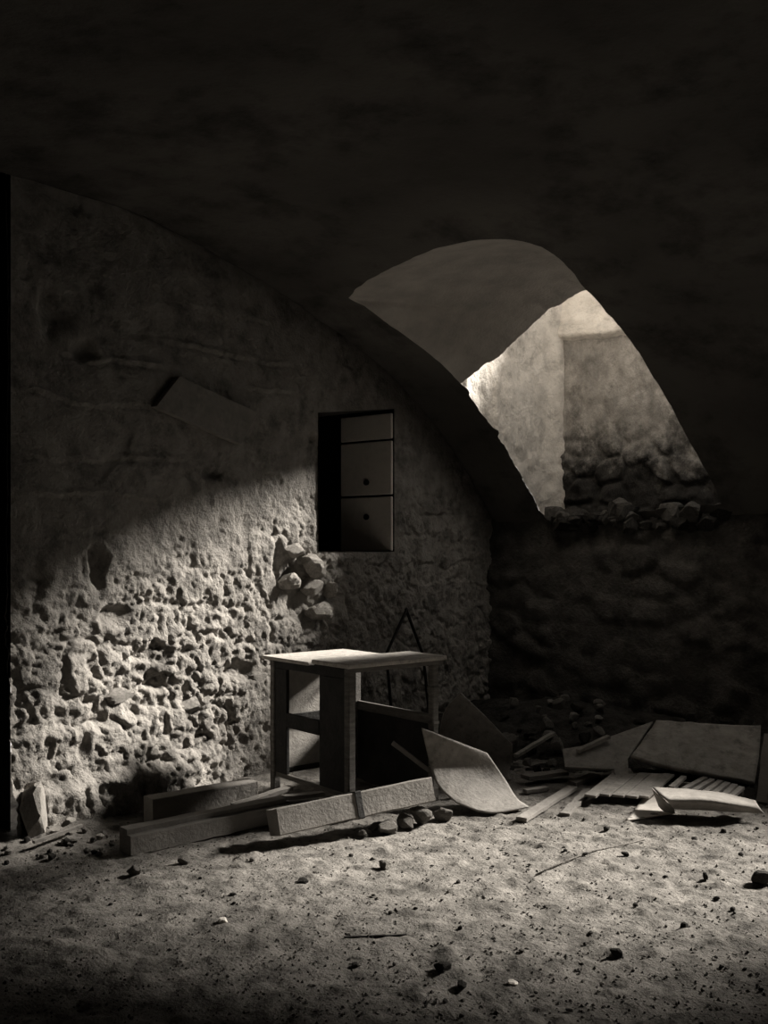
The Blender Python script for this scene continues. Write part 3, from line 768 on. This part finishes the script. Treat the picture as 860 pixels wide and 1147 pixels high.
# ------------------------------------------------------------------ board on the wall, shutter in the niche
cs_ = [onwall(194, 423), onwall(281, 463), onwall(263, 498), onwall(168, 456)]
V = [Vector((p.x, -.05, p.z)) for p in cs_] + [Vector((p.x, -.005, p.z)) for p in cs_]
me = mesh_from(V, [(0, 3, 2, 1), (4, 5, 6, 7), (0, 1, 5, 4), (1, 2, 6, 5), (2, 3, 7, 6), (3, 0, 4, 7)], smooth=False)
c = recenter(me); tag(link('wall_board', me, M['plaque'], None, c), 'plain rectangular board hanging tilted on the upper wall', 'board')

sh = empty('shutter', (-NS0 - .016, -.005, NZ0)); tag(sh, 'pale shutter of three boards folded against the niche side', 'shutter')
for (z0, z1) in ((0.004, .385), (.40, .775), (.79, zt0 - NZ0 - .03)):
    bo = box_part('board', (-.012, .0, z0), (.012, .45, z1), M['shutter'], sh, .006)
for z in (.245, .49):
    bm = bmesh.new(); bmesh.ops.create_cone(bm, cap_ends=True, segments=14, radius1=.022, radius2=.018, depth=.02, matrix=Matrix.Translation((-.018, .21, z)) @ Matrix.Rotation(math.pi / 2, 4, 'Y'))
    me = bpy.data.meshes.new('hole_disc'); bm.to_mesh(me); bm.free(); link('hole_disc', me, M['iron'], sh)  # proud dark discs where the boards have round holes

# ------------------------------------------------------------------ loose stones on the dirt
one = [((690, 1070), 13, 'darkstone', 'black clod with a blunt top, biggest on the right foreground dirt'),
       ((766, 1041), 13, 'darkstone', 'black rounded clod standing on the brightest dirt at the right'),
       ((517, 1104), 15, 'darkstone', 'black clod near the bottom middle of the dirt floor'),
       ((430, 970), 14, 'midstone', 'grey angular stone on the dirt before the heavy timber'),
       ((338, 989), 14, 'darkstone', 'dark flat stone on the dirt left of the grey angular one'),
       ((249, 1038), 15, 'chip', 'small white plaster chip lying on the dirt'),
       ((574, 1100), 14, 'chip', 'pale chip beside a black clod near the bottom'),
       ((495, 1085), 22, 'darkstone', 'wide flat dark stone in the middle foreground'),
       ((397, 1079), 12, 'darkstone', 'black pebble left of the wide flat dark stone'),
       ((150, 982), 17, 'midstone', 'dark stone on the dirt in front of the long stepped timber'),
       ((853, 990), 26, 'darkstone', 'large black clod at the right edge of the floor'),
       ((205, 968), 16, 'midstone', 'stone close to the end of the long stepped timber'),
       ((700, 957), 9, 'darkstone', 'dark pebble on the bright dirt below the flat scrap'),
       ((790, 985), 10, 'darkstone', 'dark pebble left of the large black clod')]
for (p, w, m, lab) in one:
    q = gp(fl(*p)); d = (HEYE) * F / (p[1] - CY)
    tag(place_rock('loose_stone', q, w * d / F * 1.15, m, 'r', sink=.2, flat=.6 if 'flat' in lab or m == 'chip' else 1.0), lab, 'stone')
cnt = 0
while cnt < 150:
    px = random.uniform(0, 860); py = 925 + 220 * random.random() ** 1.2
    if px < 500 and py < 975 - px * .06: continue
    d = HEYE * F / (py - CY); w = random.choice([4, 4, 5, 5, 6, 6, 7, 8, 10])
    tag(place_rock('pebble', gp(fl(px, py)), w * d / F, random.choice(['darkstone', 'darkstone', 'midstone', 'stone']), 'p', sink=.25, flat=.8),
        'small loose pebble scattered over the dirt floor', 'stone', 'pebbles scattered on the dirt floor'); cnt += 1
# grit: too fine to count
V = []; Fc = []
oc = np.array([(1, 0, 0), (0, 1, 0), (-1, 0, 0), (0, -1, 0), (0, 0, .8), (0, 0, -.6)])
of = [(0, 1, 4), (1, 2, 4), (2, 3, 4), (3, 0, 4), (1, 0, 5), (2, 1, 5), (3, 2, 5), (0, 3, 5)]
ng = 5000
px = rng.uniform(-20, 880, ng); py = 900 + 260 * rng.random(ng) ** 1.1
for a, b in zip(px, py):
    p = fl(a, b); r = rng.uniform(.0018, .006) * (1.6 if rng.random() < .06 else 1)
    if p.y > -.06: continue
    z = fz(p.x, p.y); o0 = len(V); th = rng.uniform(0, 6.28); c_, s_ = math.cos(th), math.sin(th); sx = rng.uniform(.7, 1.5)
    for k in oc * r * (1 + .3 * rng.standard_normal((6, 1))): V.append((p.x + k[0] * c_ * sx - k[1] * s_, p.y + k[0] * s_ * sx + k[1] * c_, z + k[2] + r * .2))
    Fc += [(f[0] + o0, f[1] + o0, f[2] + o0) for f in of]
tag(link('floor_grit', mesh_from(V, Fc, False), M['grit'], bpy.data.objects['floor']), 'fine grit strewn all over the dirt floor', kind='stuff')
# a thin stick and a drag mark on the dirt
beam('thin_twig', gp(fl(385, 1051), .0), gp(fl(455, 1047), .0), .007, .007, M['darkwood'], 'thin dark twig lying on the foreground dirt', 'twig', nseg=8)
me = rod_mesh([gp(fl(600, 978), .004), gp(fl(630, 965), .006), gp(fl(665, 953), .006), gp(fl(700, 945), .006), gp(fl(722, 939), .006)], .0035, 6); c = recenter(me)  # drag mark modelled as a thin raised rod
tag(link('drag_mark', me, M['midstone'], None, c), 'long bent drag mark on the bright dirt by the wreckage', 'twig')
